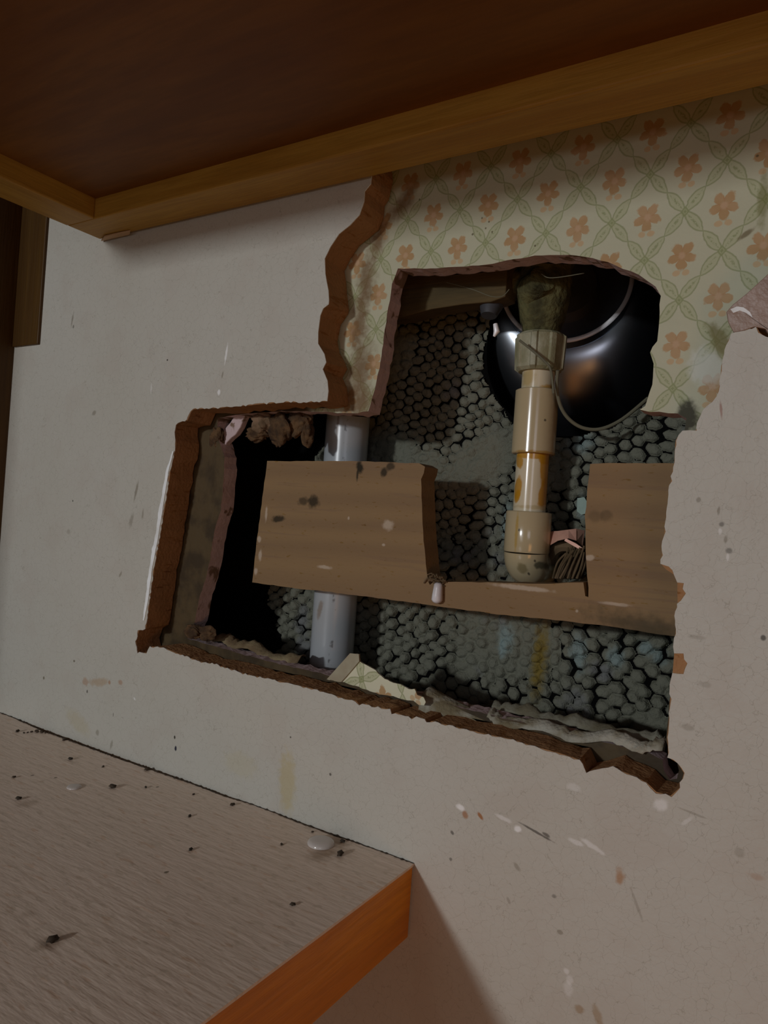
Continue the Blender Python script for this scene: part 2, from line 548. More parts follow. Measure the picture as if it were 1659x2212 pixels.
def mat_cream(stain=False):
    m = Mat('cream_plastic' + ('_primed' if stain else ''), 0.16, spec=0.6)
    c = m.mix((0.53, 0.43, 0.27), (0.47, 0.37, 0.21), m.noise(30, 4))
    if stain:
        base = m.mix((0.70, 0.61, 0.44), (0.64, 0.54, 0.36), m.noise(60, 3))
        O = (0.50, 0.24, 0.015)
        # purple-free amber cement runs round a clean patch
        def band(px0, py0, rx, ry, an, k=1.0):
            return (px0, py0, rx, ry, an, k)
        c = base
        for (px, py, rx, ry, an, pl_) in ((1150, 983, 14, 2.6, 0, .075), (1124, 996, 3.6, 6, 25, .079), (1180, 1010, 2.6, 14, 0, .084), (1178, 1058, 2.4, 14, -8, .084),
                                        (1121, 1055, 3.6, 9, -5, .079), (1120, 1073, 2.6, 5, -15, .079), (1176, 988, 4, 5, 0, .080)):
            c = m.spot(c, px, py, rx, ry, an, O, .9, pl_, soft=.25, wob=.12)
        c = m.spot(c, 1150, 1095, 18, 1.6, 0, (.40, .30, .12), .5, .071)
        c = m.spot(c, 1185, 828, 11, 3.2, 20, O, .8, .071)
        c = m.spot(c, 1135, 812, 6, 8, 0, (.42, .28, .06), .6, .071)
    else:
        c = m.spot(c, 1160, 975, 20, 1.2, 0, (.40, .22, .04), .8, .071)
        c = m.spot(c, 1116, 1150, 1.2, 15, 0, (.45, .28, .05), .7, .071)
        c = m.spot(c, 1125, 1228, 4, 4, 0, (.2, .15, .06), .7, .071)
        c = m.spot(c, 1157, 1222, 3.4, 3, 0, (.05, .05, .03), .8, .071)
        c = m.spot(c, 1180, 1200, 5, 16, 0, (.28, .20, .09), .7, .071, soft=.9)
        c = m.spot(c, 1187, 900, 3, 24, 0, (.36, .28, .16), .6, .071, soft=.9)
        for (px, py) in ((1122, 1145), (1135, 1240), (1172, 905), (1178, 1168), (1150, 1212)):
            c = m.spot(c, px, py, .8, 1.1, 0, (.05, .04, .03), .8, .071)
    m.col(c)
    return m.m


def mat_pvc():
    m = Mat('grey_plastic_pipe', 0.28, spec=0.5)
    c = m.mix((0.44, 0.46, 0.48), (0.36, 0.38, 0.39), m.noise(30, 4))
    # the maker's printed line, worn to a broken grey stripe
    st = ((m.x - at(712, 1380, .063).x).abs() - (m.noise(300, 2) - 0.5) * 0.0012).step(0.0009, 0.0016)
    br = m.noise(160, 3).step(0.66, 0.56)
    c = m.mix(c, (0.13, 0.13, 0.13), st * br * m.y.step(0.08, 0.081) * 0.85)
    c = m.spot(c, 689, 1318, 3.0, 8, -12, (0.24, 0.18, 0.13), .7, .062)
    c = m.spot(c, 728, 920, 1.4, 12, 0, (0.20, 0.15, 0.12), .7, .062)
    m.col(c)
    return m.m


def mat_plaster():
    m = Mat('grey_plaster', 0.92, spec=0.15)
    c = m.mix((0.165, 0.153, 0.147), (0.115, 0.107, 0.102), m.noise(60, 4))
    c = m.mix(c, (0.22, 0.215, 0.21), m.noise(200, 3).step(0.42, 0.3) * 0.7)
    c = m.mix(c, (0.18, 0.21, 0.20), m.noise(26, 3).step(0.36, 0.30) * 0.3)
    c = m.mix(c, (0.18, 0.18, 0.10), m.noise(17, 2).step(0.40, 0.33) * 0.5)
    c = m.spot(c, 1165, 1425, 7, 34, -3, (0.22, 0.15, 0.02), .85, .115, soft=.8)
    for (px, py, rx, ry) in ((1092, 1380, 8, 13), (1250, 1410, 7, 17), (1330, 1420, 7, 9), (1258, 1095, 6, 10), (1395, 1400, 7, 6), (1425, 1420, 6, 7), (1085, 1400, 4, 8), (1095, 1130, 6, 20), (1250, 955, 14, 9)):
        c = m.spot(c, px, py, rx, ry, 0, (0.27, 0.36, 0.36), .65, .115, soft=.8)
    m.col(c)
    m.bump(m.noise(900, 4), 0.0008, 0.9)
    m.bump(m.noise(240, 4), 0.0016, 0.9)
    return m.m


SHELF_Z = -0.2067
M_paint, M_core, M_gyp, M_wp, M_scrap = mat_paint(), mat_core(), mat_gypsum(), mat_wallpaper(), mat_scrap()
M_shelf = mat_shelf_top()
M_cream, M_creams, M_pvc, M_plaster = mat_cream(), mat_cream(True), mat_pvc(), mat_plaster()
M_white = plain('white_paper_and_highlight', (0.93, 0.95, 0.96), (0.80, 0.80, 0.78), 0.8, bump=0.0008)
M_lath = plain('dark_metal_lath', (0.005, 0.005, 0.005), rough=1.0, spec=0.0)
M_rail = wood('pine_rail', (0.47, 0.265, 0.044), (0.40, 0.205, 0.028), (0.06, 1, 1), 90, 0.5)
M_railv = wood('pine_rail_side', (0.47, 0.265, 0.044), (0.40, 0.205, 0.028), (1, 0.06, 1), 90, 0.5)
M_bottom = wood('dark_stained_plywood', (0.22, 0.085, 0.012), (0.17, 0.060, 0.010), (0.15, 1, 1), 25, 0.55, bump=0.0002)
M_side = wood('stained_side_board', (0.085, 0.040, 0.006), (0.068, 0.030, 0.004), (1, 1, 0.06), 60, 0.5)
M_orange = wood('orange_varnished_edge', (0.78, 0.27, 0.010), (0.64, 0.20, 0.008), (1, 0.08, 1), 60, 0.35, spec=0.5)


def mat_block():
    m = Mat('raw_lumber', 0.75, spec=0.2)
    g = m.noise(9, 3, (0.12, 1, 1), 0.5, 0.5)
    rings = ((m.z * 330.0 + g * 22.0).sin() * 0.5 + 0.5)
    c = m.mix((0.240, 0.138, 0.040), (0.180, 0.098, 0.026), rings)
    c = m.mix(c, (0.14, 0.07, 0.028), m.noise(260, 3, (0.05, 1, 1)).step(0.32, 0.45) * 0.5)
    c = m.mix(c, (0.34, 0.24, 0.16), m.noise(500, 3, (0.3, 1, 1)).step(0.38, 0.28) * 0.4)
    K = (0.03, 0.022, 0.012)
    for (px, py, rx, ry, an, k) in ((678, 1084, 6, 5.5, 20, .9), (655, 1083, 6, 3.5, 10, .7), (601, 1121, 7, 3, 5, .9), (777, 1010, 3.6, 5, 20, 1), (772, 1025, 1.4, 5, 0, .9),
                                 (830, 1020, 3, 4, 0, .9), (843, 1008, 4, 3, 0, .8), (1310, 1115, 4, 4, 0, .35), (1285, 1115, 5, 4, 0, .3)):
        c = m.spot(c, px, py, rx, ry, an, K, k, .040)
    for (px, py, rx, ry) in ((753, 1119, 1, 1.4), (828, 1177, 1.6, 1), (838, 1135, 5, 4), (700, 1225, 7, 1.6), (560, 1165, 2.2, 3), (562, 1200, 2, 5), (575, 1110, 1.5, 7), (553, 1235, 2, 3),
                             (1130, 1270, 22, 1.8), (1246, 1320, 1, 1), (1275, 1205, 3, 2), (1330, 1305, 10, 1.2)):
        c = m.spot(c, px, py, rx, ry, 0, (0.52, 0.42, 0.32), .75, .040)
    c = m.spot(c, 1400, 1360, 40, 10, -8, (0.07, 0.055, 0.03), .8, .040, soft=.9)  # broad soft shade painted on the lower right of the block
    m.col(c)
    m.bump(rings, 0.0006, 0.5)
    m.bump(m.noise(500, 4, (0.3, 1, 1)), 0.0005, 0.8)
    return m.m


M_block = mat_block()
M_dusty = plain('dusty_brass', (0.13, 0.12, 0.05), (0.05, 0.045, 0.02), 0.85, 0.0, 90, 0.002, 0.2)
M_dustplastic = plain('dusty_plastic', (0.36, 0.34, 0.23), (0.24, 0.22, 0.12), 0.5, 0, 60, 0.0006, 0.4)
M_steel = plain('polished_steel', (0.62, 0.66, 0.72), None, 0.29, 1.0)
M_steeldark = plain('dark_steel', (0.07, 0.07, 0.08), (0.045, 0.045, 0.05), 0.6, 0.0)
M_rim = plain('highlight_white', (1.0, 0.98, 1.0), None, 0.4, 0.15)  # white colour stands in for the shine along the metal ring
M_copper = plain('copper_strap', (0.78, 0.45, 0.34), (0.68, 0.36, 0.27), 0.45, 0.25, 90)
M_fibre = plain('brown_fibre', (0.16, 0.10, 0.05), (0.08, 0.05, 0.02), 0.9)
M_web = plain('cobweb', (0.15, 0.14, 0.09), None, 0.9)
M_crumb = plain('dark_crumb', (0.025, 0.018, 0.010), (0.05, 0.03, 0.015), 0.8)
M_bump = plain('clear_bumper', (0.62, 0.55, 0.50), None, 0.12, 0, spec=0.8)
M_glob = plain('white_plastic', (0.78, 0.76, 0.78), (0.6, 0.55, 0.55), 0.35)
M_tornpaper = plain('torn_grey_paper', (0.42, 0.40, 0.33), (0.20, 0.16, 0.09), 0.9, bump=0.0015, scale=70)
M_darkwood = wood('old_dark_wood', (0.12, 0.08, 0.03), (0.07, 0.05, 0.02), (0.1, 1, 1), 60, 0.8)
M_flap = plain('board_coating', (0.36, 0.25, 0.20), (0.30, 0.20, 0.15), 0.45, bump=0.0006)

# ------------------------------------------------------------------ the wall behind: plaster pushed through metal lath
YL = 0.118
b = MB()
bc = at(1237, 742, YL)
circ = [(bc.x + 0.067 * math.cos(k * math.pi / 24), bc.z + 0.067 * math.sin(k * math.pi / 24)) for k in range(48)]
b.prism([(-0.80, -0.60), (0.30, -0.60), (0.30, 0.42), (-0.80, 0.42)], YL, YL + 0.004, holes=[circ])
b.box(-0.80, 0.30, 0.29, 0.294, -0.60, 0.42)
b.box(-0.80, -0.79, 0.0380, 0.29, -0.60, 0.42)  # unseen cavity sides, added to keep stray light out
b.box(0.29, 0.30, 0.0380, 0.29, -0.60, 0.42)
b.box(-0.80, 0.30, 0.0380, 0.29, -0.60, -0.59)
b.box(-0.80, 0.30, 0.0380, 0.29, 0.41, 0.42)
rear = tag(b.build('wall_rear', M_lath), 'black metal lath of the old plaster wall at the back of the hole, with added light-blocking sides', kind='structure')


def vnoise(xx, zz, scale, seed):
    r = np.random.default_rng(seed)
    g = r.random((64, 64))
    u, v = xx * scale % 63, zz * scale % 63
    i, j = u.astype(int), v.astype(int)
    fu, fv = u - i, v - j
    fu, fv = fu * fu * (3 - 2 * fu), fv * fv * (3 - 2 * fv)
    i2, j2 = (i + 1) % 64, (j + 1) % 64
    return (g[i, j] * (1 - fu) + g[i2, j] * fu) * (1 - fv) + (g[i, j2] * (1 - fu) + g[i2, j2] * fu) * fv


def keys_height(xx, zz, dx, dz, ang, seed, ax, az, amp, jit):
    ca, sa = math.cos(ang), math.sin(ang)
    wx = (vnoise(xx + 1, zz + 1, 45, seed + 5) - 0.5) * 0.007
    wz = (vnoise(xx + 1, zz + 1, 45, seed + 6) - 0.5) * 0.005
    u, v = (xx + wx) * ca + (zz + wz) * sa, -(xx + wx) * sa + (zz + wz) * ca
    J = np.floor(v / dz).astype(int)
    best = np.full(xx.shape, 9.0)
    hb = np.zeros(xx.shape)
    tab = np.random.default_rng(seed).random((257, 4))
    for dj in (-3, -2, -1, 0, 1, 2, 3):
        j = J + dj
        offx = (j % 2) * dx / 2
        I = np.floor((u - offx) / dx).astype(int)
        for di in (-1, 0, 1, 2):
            i = I + di
            hsh = (i * 73 + j * 151 + i * j * 7) % 257
            t = tab[hsh]
            cx = i * dx + offx + (t[..., 0] - 0.5) * dx * jit
            cz = j * dz + (t[..., 1] - 0.5) * dz * jit
            du, dv = np.abs(u - cx) / ax, np.abs(v - cz) / az
            d = 0.88 * np.maximum(dv, du + 0.5 * dv) + 0.12 * np.sqrt(du * du + dv * dv)
            h = (1 - np.clip(d, 0, 1.6) ** 5.5) * (0.65 + 0.5 * t[..., 2])
            hb = np.where(d < best, np.maximum(h, -1), hb)
            best = np.minimum(best, d)
    return hb * amp


st = 0.0009
xs = np.arange(-0.56, 0.03, st)
zs = np.arange(-0.235, 0.26, st)
xx, zz = np.meshgrid(xs, zs, indexing='ij')
h1 = keys_height(xx, zz, 0.0164, 0.0039, -0.16, 11, 0.0052, 0.0036, 0.0044, 0.12)
h2 = keys_height(xx, zz, 0.0166, 0.0047, 0.05, 12, 0.0054, 0.0044, 0.0062, 0.22)
t = np.clip((zz + 0.030 + 0.0) / 0.03, 0, 1)
h = h1 * t + h2 * (1 - t)
sm = vnoise(xx + 1, zz + 1, 22, 3)
sm2 = vnoise(xx + 1, zz + 1, 90, 4)
fill = np.clip((sm - 0.62) * 6, 0, 1)
h = np.maximum(h, fill * (0.0015 + 0.003 * sm2))
# trowel smear left of the pipe
ps, pe = at(960, 1050, .115), at(1110, 950, .115)
dd = Vector((pe.x - ps.x, pe.z - ps.z)); L = dd.length; dd /= L
al = (xx - ps.x) * dd.x + (zz - ps.z) * dd.y
ac = -(xx - ps.x) * dd.y + (zz - ps.z) * dd.x
msk = np.clip(1.3 - (np.abs(al - L / 2) / (L * .62)) ** 2 - (np.abs(ac) / 0.018) ** 2, 0, 1)
stri = vnoise((al + 2) * 0.25, ac + 2, 130, 9)
h = h * (1 - msk * .8) + msk * .8 * (0.001 + 0.0065 * stri)
h += (vnoise(xx + 1, zz + 1, 260, 8) - 0.5) * 0.0014 + (vnoise(xx + 1, zz + 1, 600, 18) - 0.5) * 0.0006
# round opening round the steel bowl
rr = np.sqrt((xx - bc.x) ** 2 + (zz - bc.z) ** 2) + (sm2 - .5) * .004
h = np.where(rr < 0.068, -1.0, h)
xcut = np.where(zz > 0, at(700, 970, YL).x, at(600, 1340, YL).x)
xcut = xcut + (vnoise(xx + 1, zz + 1, 60, 77) - 0.5) * 0.03
h = np.where(xx < xcut, -1.0, h)
yy = YL + 0.001 - h
nx, nz = xx.shape
verts = np.stack([xx, yy, zz], -1).reshape(-1, 3)
ids = np.arange(nx * nz).reshape(nx, nz)
quads = np.stack([ids[:-1, :-1], ids[1:, :-1], ids[1:, 1:], ids[:-1, 1:]], -1).reshape(-1, 4)
keep = (yy.reshape(-1)[quads].min(1) < YL)
keep &= yy.reshape(-1)[quads].max(1) < 0.5
quads = quads[keep]
me = bpy.data.meshes.new('plaster_key')
me.from_pydata((verts - np.array(rear['_at'])).tolist(), [], quads.tolist())
me.materials.append(M_plaster)
me.polygons.foreach_set('use_smooth', [True] * len(me.polygons))
ko = bpy.data.objects.new('plaster_key', me)
COL.objects.link(ko)
ko.parent = rear
tag(ko, 'lumpy grey plaster keys squeezed through the lath', kind='stuff')

# ------------------------------------------------------------------ wallpapered drywall with its cut hole
YD = 0.0248
# its lower edge follows the sawn edge of the board in front
DWB = []
for x, y, up in ((391, 1414, 0), (436, 1430, 2), (526, 1455, 4), (600, 1471, 3), (680, 1489, 3), (769, 1512, 4), (842, 1530, 6), (933, 1556, 7), (1047, 1584, 6), (1138, 1605, 6), (1210, 1626, 8), (1252, 1638, 10), (1324, 1655, 12), (1380, 1674, 16), (1410, 1690, 20)):
    DWB.append((x + (1822 - x) * .0605, y - up + (1177 - y) * .0605))
DWB = [q for q in DWB if q[0] < 1425]
dw = [(860, 580), (847, 613), (842, 649), (834, 696), (827, 743), (820, 794), (809, 841), (796, 888), (773, 892), (740, 893), (708, 889), (661, 888), (608, 888), (542, 893), (500, 897), (470, 903), (468, 940), (485, 987),
      (483, 1037), (477, 1102), (462, 1151), (454, 1209), (444, 1250), (432, 1287), (421, 1344), (405, 1380)] + DWB + [(1432, 1642), (1434, 1664), (1446, 1684), (1462, 1682), (1468, 1664), (1460, 1640), (1446, 1626), (1440, 1600), (1450, 1480), (1460, 1400), (1475, 1250), (1475, 1000), (1478, 930), (1482, 905), (1464, 893), (1404, 889), (1383, 886),
      (1395, 877), (1404, 848), (1411, 814), (1413, 785), (1403, 761), (1409, 749), (1419, 737), (1423, 708), (1425, 675), (1426, 640), (1415, 620), (1380, 595), (1330, 572), (1280, 558), (1230, 550), (1155, 553), (1110, 560), (1065, 570), (1020, 574), (930, 580)]
dwp = refine([at2(x, y, YD) for x, y in dw], 0.004, 0.0004, True, 3)
rb = random.Random(5)
dwb = [(a + (rb.random() - .5) * .0012, c + (rb.random() - .5) * .0016) for a, c in dwp]
b = MB()
outer = [(-0.80, -0.60), (0.30, -0.60), (0.30, 0.42), (-0.80, 0.42)]
b.prism(outer, YD, 0.0385, holes=[dwp], hback=[dwb], mf=0, me=1, mb=1)
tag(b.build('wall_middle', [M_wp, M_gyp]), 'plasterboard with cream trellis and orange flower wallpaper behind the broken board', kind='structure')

# ------------------------------------------------------------------ the painted board closing the cupboard's back
TB = 0.0235
wav = [(802, 398), (789, 414), (787, 436), (778, 465), (758, 487), (733, 506), (715, 534), (703, 559), (704, 591), (710, 628), (712, 649), (711, 658), (699, 667), (693, 682), (688, 718), (688, 743), (702, 765), (706, 783), (698, 798), (708, 823), (711, 845), (708, 867)]
left = [(657, 869), (608, 869), (542, 875), (477, 881), (419, 884), (413, 889), (405, 908), (391, 910), (380, 918), (378, 934), (380, 951), (380, 967), (368, 1020), (358, 1086), (346, 1160), (333, 1229), (325, 1291), (315, 1358), (300, 1362), (294, 1385), (298, 1410), (317, 1410), (325, 1397)]
bot = [(354, 1399), (391, 1414), (436, 1430), (464, 1434), (526, 1455), (600, 1471), (680, 1489), (718, 1501), (746, 1510), (769, 1514), (777, 1524), (791, 1520), (804, 1528), (817, 1527), (842, 1532), (847, 1543), (855, 1539), (890, 1552), (900, 1548), (918, 1553), (923, 1562), (933, 1558), (971, 1567), (1047, 1585), (1100, 1595), (1138, 1607), (1210, 1628), (1252, 1641), (1267, 1669), (1293, 1664), (1324, 1657), (1366, 1675), (1397, 1690), (1418, 1711), (1449, 1719), (1469, 1701), (1477, 1670), (1464, 1649), (1443, 1636), (1441, 1592), (1446, 1540), (1450, 1478), (1453, 1453)]
rpaint = [(1475, 1455), (1485, 1433), (1477, 1413), (1458, 1411), (1456, 1397), (1462, 1302), (1473, 1298), (1479, 1282), (1477, 1262), (1464, 1258), (1458, 1240), (1444, 1226), (1428, 1218)]
rcore = [(1455, 1430), (1457, 1397), (1463, 1302), (1464, 1258), (1455, 1240), (1438, 1230), (1428, 1218)]
rup = [(1430, 1190), (1438, 1127), (1446, 1059), (1456, 999), (1460, 952), (1466, 940), (1475, 930), (1503, 930), (1505, 925), (1515, 896), (1527, 877), (1549, 857), (1556, 824), (1558, 790), (1563, 776), (1573, 737), (1580, 723), (1635, 706), (1640, 718), (1654, 730), (1669, 732)]


def board_outline(right, amp, step, y, seed):
    top = [at2(x, yy_, y) for x, yy_ in wav]
    path = [(top[0][0] + 0.004, 0.30)] + top
    path = refine(path, 0.006, amp * .3, seed=seed)
    rest = refine([path[-1]] + [at2(x, yy_, y) for x, yy_ in left + bot + right + rup], step, amp, seed=seed + 1)[1:]
    end = at2(1669, 732, y)
    return path + rest + [(0.02, end[1] + 0.004), (0.10, end[1] + .02), (0.28, end[1] + 0.02), (0.28, -0.58), (-0.78, -0.58), (-0.78, 0.30)]


board = thing('cupboard_back_board', (-0.25, 0, -0.58), 'off-white crackle-painted brown board with a big ragged hole sawn in it', 'board')
oc = board_outline(rcore, 0.00018, 0.005, 0.0, 21)
b = MB()
rb = random.Random(9)
bk = [(a + (rb.random() - .5) * .002, c + (rb.random() - .5) * .002) if -0.5 < a < -0.04 and -.17 < c < .25 else (a, c) for a, c in oc]
b.prism(oc, 0.0, TB, back=bk, mf=0, me=0, mb=0)
b.build('fibre_core', M_core, board)
op = board_outline(rpaint, 0.0007, 0.0022, 0.0, 31)
b = MB()
b.prism(op, -0.0007, -0.0001, mf=0, me=1, mb=1)
tag(b.build('paint_coating', [M_paint, M_white], board), 'crazed off-white paint')
# white torn lip down the left side of the hole
lp = [(378, 975), (366, 1020), (356, 1086), (344, 1160), (331, 1229), (323, 1291), (314, 1340)]
wd = [3, 7, 9, 10, 10, 9, 2]
rb = random.Random(2)
pl = refine([at2(x, y, 0) for x, y in lp], .003, .0002, seed=4)
n = len(pl)
inner = [(a + .0002, c) for a, c in pl]
outr = [(a - .0005 - .0032 * math.sin(math.pi * (i + .3) / n) ** .5 * (.75 + .5 * rb.random()), c) for i, (a, c) in enumerate(pl)]
b = MB()
b.prism(inner + outr[::-1], -0.0014, -0.0006)
tag(b.build('torn_lip', M_white, board), 'bare white torn paper lip')
# curled bit of coating at the upper right
b = MB()
fl = [at2(x, y, -0.006) for x, y in [(1566, 668), (1580, 652), (1610, 628), (1659, 583), (1720, 530), (1760, 560), (1760, 780), (1690, 760), (1668, 735), (1652, 705), (1628, 700), (1606, 708), (1582, 712), (1570, 690)]]
b.prism(fl, -0.0014, 0.006)
tag(b.build('torn_flap', M_flap, board, bevel=0.0030, segs=4), 'curled brown flap of broken coating')

b = MB()  # white sliver drawn as the highlight along the flap
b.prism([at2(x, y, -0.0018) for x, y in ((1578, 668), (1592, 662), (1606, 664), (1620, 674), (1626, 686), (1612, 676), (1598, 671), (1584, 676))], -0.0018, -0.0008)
tag(b.build('flap_highlight', M_white, board), 'white sliver standing in for the highlight on the flap rim')

# ------------------------------------------------------------------ cupboard shell
b = MB(); b.box(-0.80, 0.30, -0.95, 0.14, 0.42, 0.44)  # unseen lid added to stop light leaking in from above
tag(b.build('ceiling', M_bottom), 'unseen slab added above the cupboard to block stray light', kind='structure')
b = MB(); b.box(-0.80, 0.30, -0.95, 0.0, -0.60, -0.58)  # unseen floor, added in orange to bounce warm light
tag(b.build('floor', M_orange), 'unseen cupboard floor added in orange for warm bounce light', kind='structure')
xl = -0.668
b = MB(); b.box(xl - 0.018, xl, -0.60, -0.0009, -0.58, 0.40)
tag(b.build('cupboard_side_board', M_side, bevel=0.0006), 'dark stained side board of the cupboard at the far left edge', 'board')
b = MB()
pa = at(95, 470, -0.006); pb = at(78, 741, -0.006)
b.box(xl + 0.0003, pa.x, -0.0035, -0.0009, pb.z, 0.40)
tag(b.build('corner_batten', M_side, bevel=0.0008), 'short dark wooden batten in the left corner ending above the shelf', 'batten')

# ------------------------------------------------------------------ drawer above, seen from below
ZR, ZB = 0.2204, 0.2363
dr = thing('drawer', (-0.25, -0.2, ZR), 'wooden drawer overhead with a pale rail frame and dark recessed bottom', 'drawer')
b = MB(); b.box(-0.5115, 0.20, -0.484, -0.034, ZB, ZB + 0.006)
tag(b.build('bottom_panel', M_bottom, dr), 'dark brown recessed bottom panel')
b = MB(); b.box(-0.547, 0.20, -0.034, -0.0026, ZR, 0.32)
b.build('rear_rail', M_rail, dr, bevel=0.0012)
b = MB(); b.box(-0.547, -0.5115, -0.50, -0.0338, ZR - 0.0002, 0.32)
b.build('side_rail', [M_railv], dr, bevel=0.0012)
b = MB(); b.box(-0.5113, 0.20, -0.50, -0.484, ZR, 0.32)
b.build('front_rail', M_rail, dr, bevel=0.0012)
# thin chip whose pale colour paints the pinkish sheen at the rail joint
b = MB()
q = [at(x, y, ZR - .0006, 2) for x, y in ((226, 521), (232, 512), (262, 505), (288, 500), (290, 508), (262, 520), (240, 524))]
q = [Vector((p.x, min(p.y, 0) - .0030, p.z)) for p in q]
b.add([p for p in q] + [p + Vector((0, 0, -.0012)) for p in q], [tuple(range(7)), tuple(range(7, 14))[::-1]] + [(i, (i + 1) % 7, (i + 1) % 7 + 7, i + 7) for i in range(7)])
tag(b.build('sheen_chip', plain('rail_sheen', (0.55, 0.36, 0.20)), dr), 'pale chip painting the sheen at the rail corner')

# ------------------------------------------------------------------ shelf
ed = [(-200, 1470), (0, 1538), (30, 1548), (80, 1579), (160, 1608), (240, 1638), (330, 1668), (420, 1698), (480, 1722), (540, 1735), (590, 1750), (640, 1778), (700, 1800), (760, 1818), (830, 1842), (892, 1866)]
shelf = thing('shelf', (-0.43, -0.2, SHELF_Z - .04), 'low shelf with beige streaky laminate top and orange wooden front edge', 'shelf')
be = []
for x, y in ed:
    p = at(x, y, SHELF_Z, 2)
    be.append((p.x, min(p.y * 0.6, -0.0010)))
be[0] = (xl + .0005, be[0][1])
be = [q for q in be if q[0] >= xl + .0004]
XR = -0.2030
be[-1] = (XR, be[-1][1])
pts = be + [(XR, -0.58), (xl + .0005, -0.58)]
v = [(a, c, SHELF_Z) for a, c in pts] + [(a, c, SHELF_Z - 0.0015) for a, c in pts]
n = len(pts)
b = MB(); b.add(v, [tuple(range(n))[::-1], tuple(range(n, 2 * n))] + [(i, (i + 1) % n, (i + 1) % n + n, i + n) for i in range(n)])
tag(b.build('laminate_top', M_shelf, shelf), 'beige streaky laminate sheet')
b = MB(); b.box(xl + .0006, XR - .0162, -0.58, -0.0016, SHELF_Z - .038, SHELF_Z - .0016)
b.build('core_board', M_core, shelf)
b = MB(); b.box(XR - .016, XR - .0003, -0.58, -0.0016, SHELF_Z - .0440, SHELF_Z - .0016)
tag(b.build('edge_strip', M_orange, shelf, bevel=0.0006), 'orange varnished edge strip')

# line of dirt along the back of the shelf
b = MB()
rb = random.Random(4)
dense = refine(be, .0016, .0004, seed=8)
b.tube([(a, c - .0002, SHELF_Z + .0002) for a, c in dense], [0.00018 + 0.0007 * rb.random() ** 4 for _ in dense], 6)
tag(b.build('dirt_line', M_crumb), 'thin line of dark grime where the shelf meets the wall', 'grime', kind='stuff')

# ------------------------------------------------------------------ sawn lumber in the cavity
YK = 0.040
bl = [(577, 996), (640, 996), (772, 996), (850, 999), (905, 1001), (918, 1008), (916, 1022), (910, 1035), (911, 1090), (915, 1168), (920, 1220), (924, 1255), (929, 1264), (937, 1257), (1000, 1257), (1091, 1259), (1169, 1261), (1261, 1258),
      (1264, 1288), (1270, 1290), (1271, 1269), (1265, 1199), (1264, 1114), (1269, 1056), (1275, 1003), (1290, 1001), (1400, 1001), (1560, 1001), (1575, 1392), (1440, 1372), (1296, 1350), (1076, 1327), (860, 1298), (700, 1277), (649, 1272), (545, 1258), (552, 1190), (565, 1090)]
blp = refine([at2(x, y, YK) for x, y in bl], .005, .00025, True, 6)
b = MB(); b.prism(blp, YK, YK + 0.019)
tag(b.build('wood_block', M_block, bevel=0.0005, segs=1), 'notched raw lumber block running across the wall cavity', 'wood block')

# ------------------------------------------------------------------ pipes
YP = 0.080
b = MB(); b.tube([(-0.3322, YP, -0.55), (-0.3322, YP, 0.40)], 0.0172, 40)
tag(b.build('drain_pipe', M_pvc, smooth=True), 'grey plastic pipe running upright behind the left half of the lumber block', 'pipe')

YC = 0.086
rc, rp = 0.0147, 0.0111


def pz(py, px=1155): return at(px, py, YC - rc).z


cx = at(1157, 900, YC).x
riser = thing('water_riser', (cx, YC, pz(1240)), 'cream plastic water pipe with amber glue stains, coupling and elbow', 'pipe')
b = MB()
zt, zb = pz(835), pz(977)
b.lathe((cx, YC, zb), (0, 0, 1), [(rp, 0), (rc - .0006, 0), (rc, .0006), (rc, zt - zb - .0006), (rc - .0008, zt - zb), (rp, zt - zb)])
b.build('coupling', M_cream, riser, smooth=True)
b = MB()
b.lathe((cx, YC, pz(1120)), (0, 0, 1), [(rp, 0), (rp, pz(780) - pz(1120))])
tag(b.build('pipe', M_creams, riser, smooth=True), 'pale length of pipe with amber cement runs')
b = MB()
z0 = pz(1105)
zc = z0 - 0.034
R = rc + .0008
b.lathe((cx, YC, zc + .006), (0, 0, 1), [(R - .0004, 0), (R, .001), (R, z0 - zc - .0068), (R - .0008, z0 - zc - .006), (rp, z0 - zc - .006)], cap0=False)
pts = []
for k in range(13):
    a = math.pi / 2 * k / 12
    pts.append((cx, YC + .008 - .008 * math.cos(a), zc + .006 - .008 * math.sin(a)))
b.tube(pts + [(cx, YL - .001, zc - .002)], R - .0004, 48)
b.build('elbow', M_cream, riser, smooth=True, angle=60)
# threaded adapter on top
b = MB()
za, zt2 = pz(795), pz(712)
rg = .0160
prof, seg = [], 96
v, f = [], []
for (h_, r0, rib) in ((0, rp, 0), (0, rg - .0022, 0), (.002, rg - .0006, 1), (zt2 - za - .002, rg + .0004, 1), (zt2 - za, rg - .001, 0), (zt2 - za, rp, 0)):
    for k in range(seg):
        th = 2 * math.pi * k / seg
        rr_ = r0 + (.0014 if rib and (k % 12) < 4 else 0)
        v.append((cx + rr_ * math.cos(th), YC + rr_ * math.sin(th), za + h_))
for i in range(5):
    for k in range(seg):
        k2 = (k + 1) % seg
        f.append((i * seg + k, i * seg + k2, (i + 1) * seg + k2, (i + 1) * seg + k))
f += [tuple(range(seg))[::-1], tuple(5 * seg + k for k in range(seg))]
b.add(v, f)
tag(b.build('ribbed_adapter', M_dustplastic, riser), 'dusty ribbed threaded adapter')

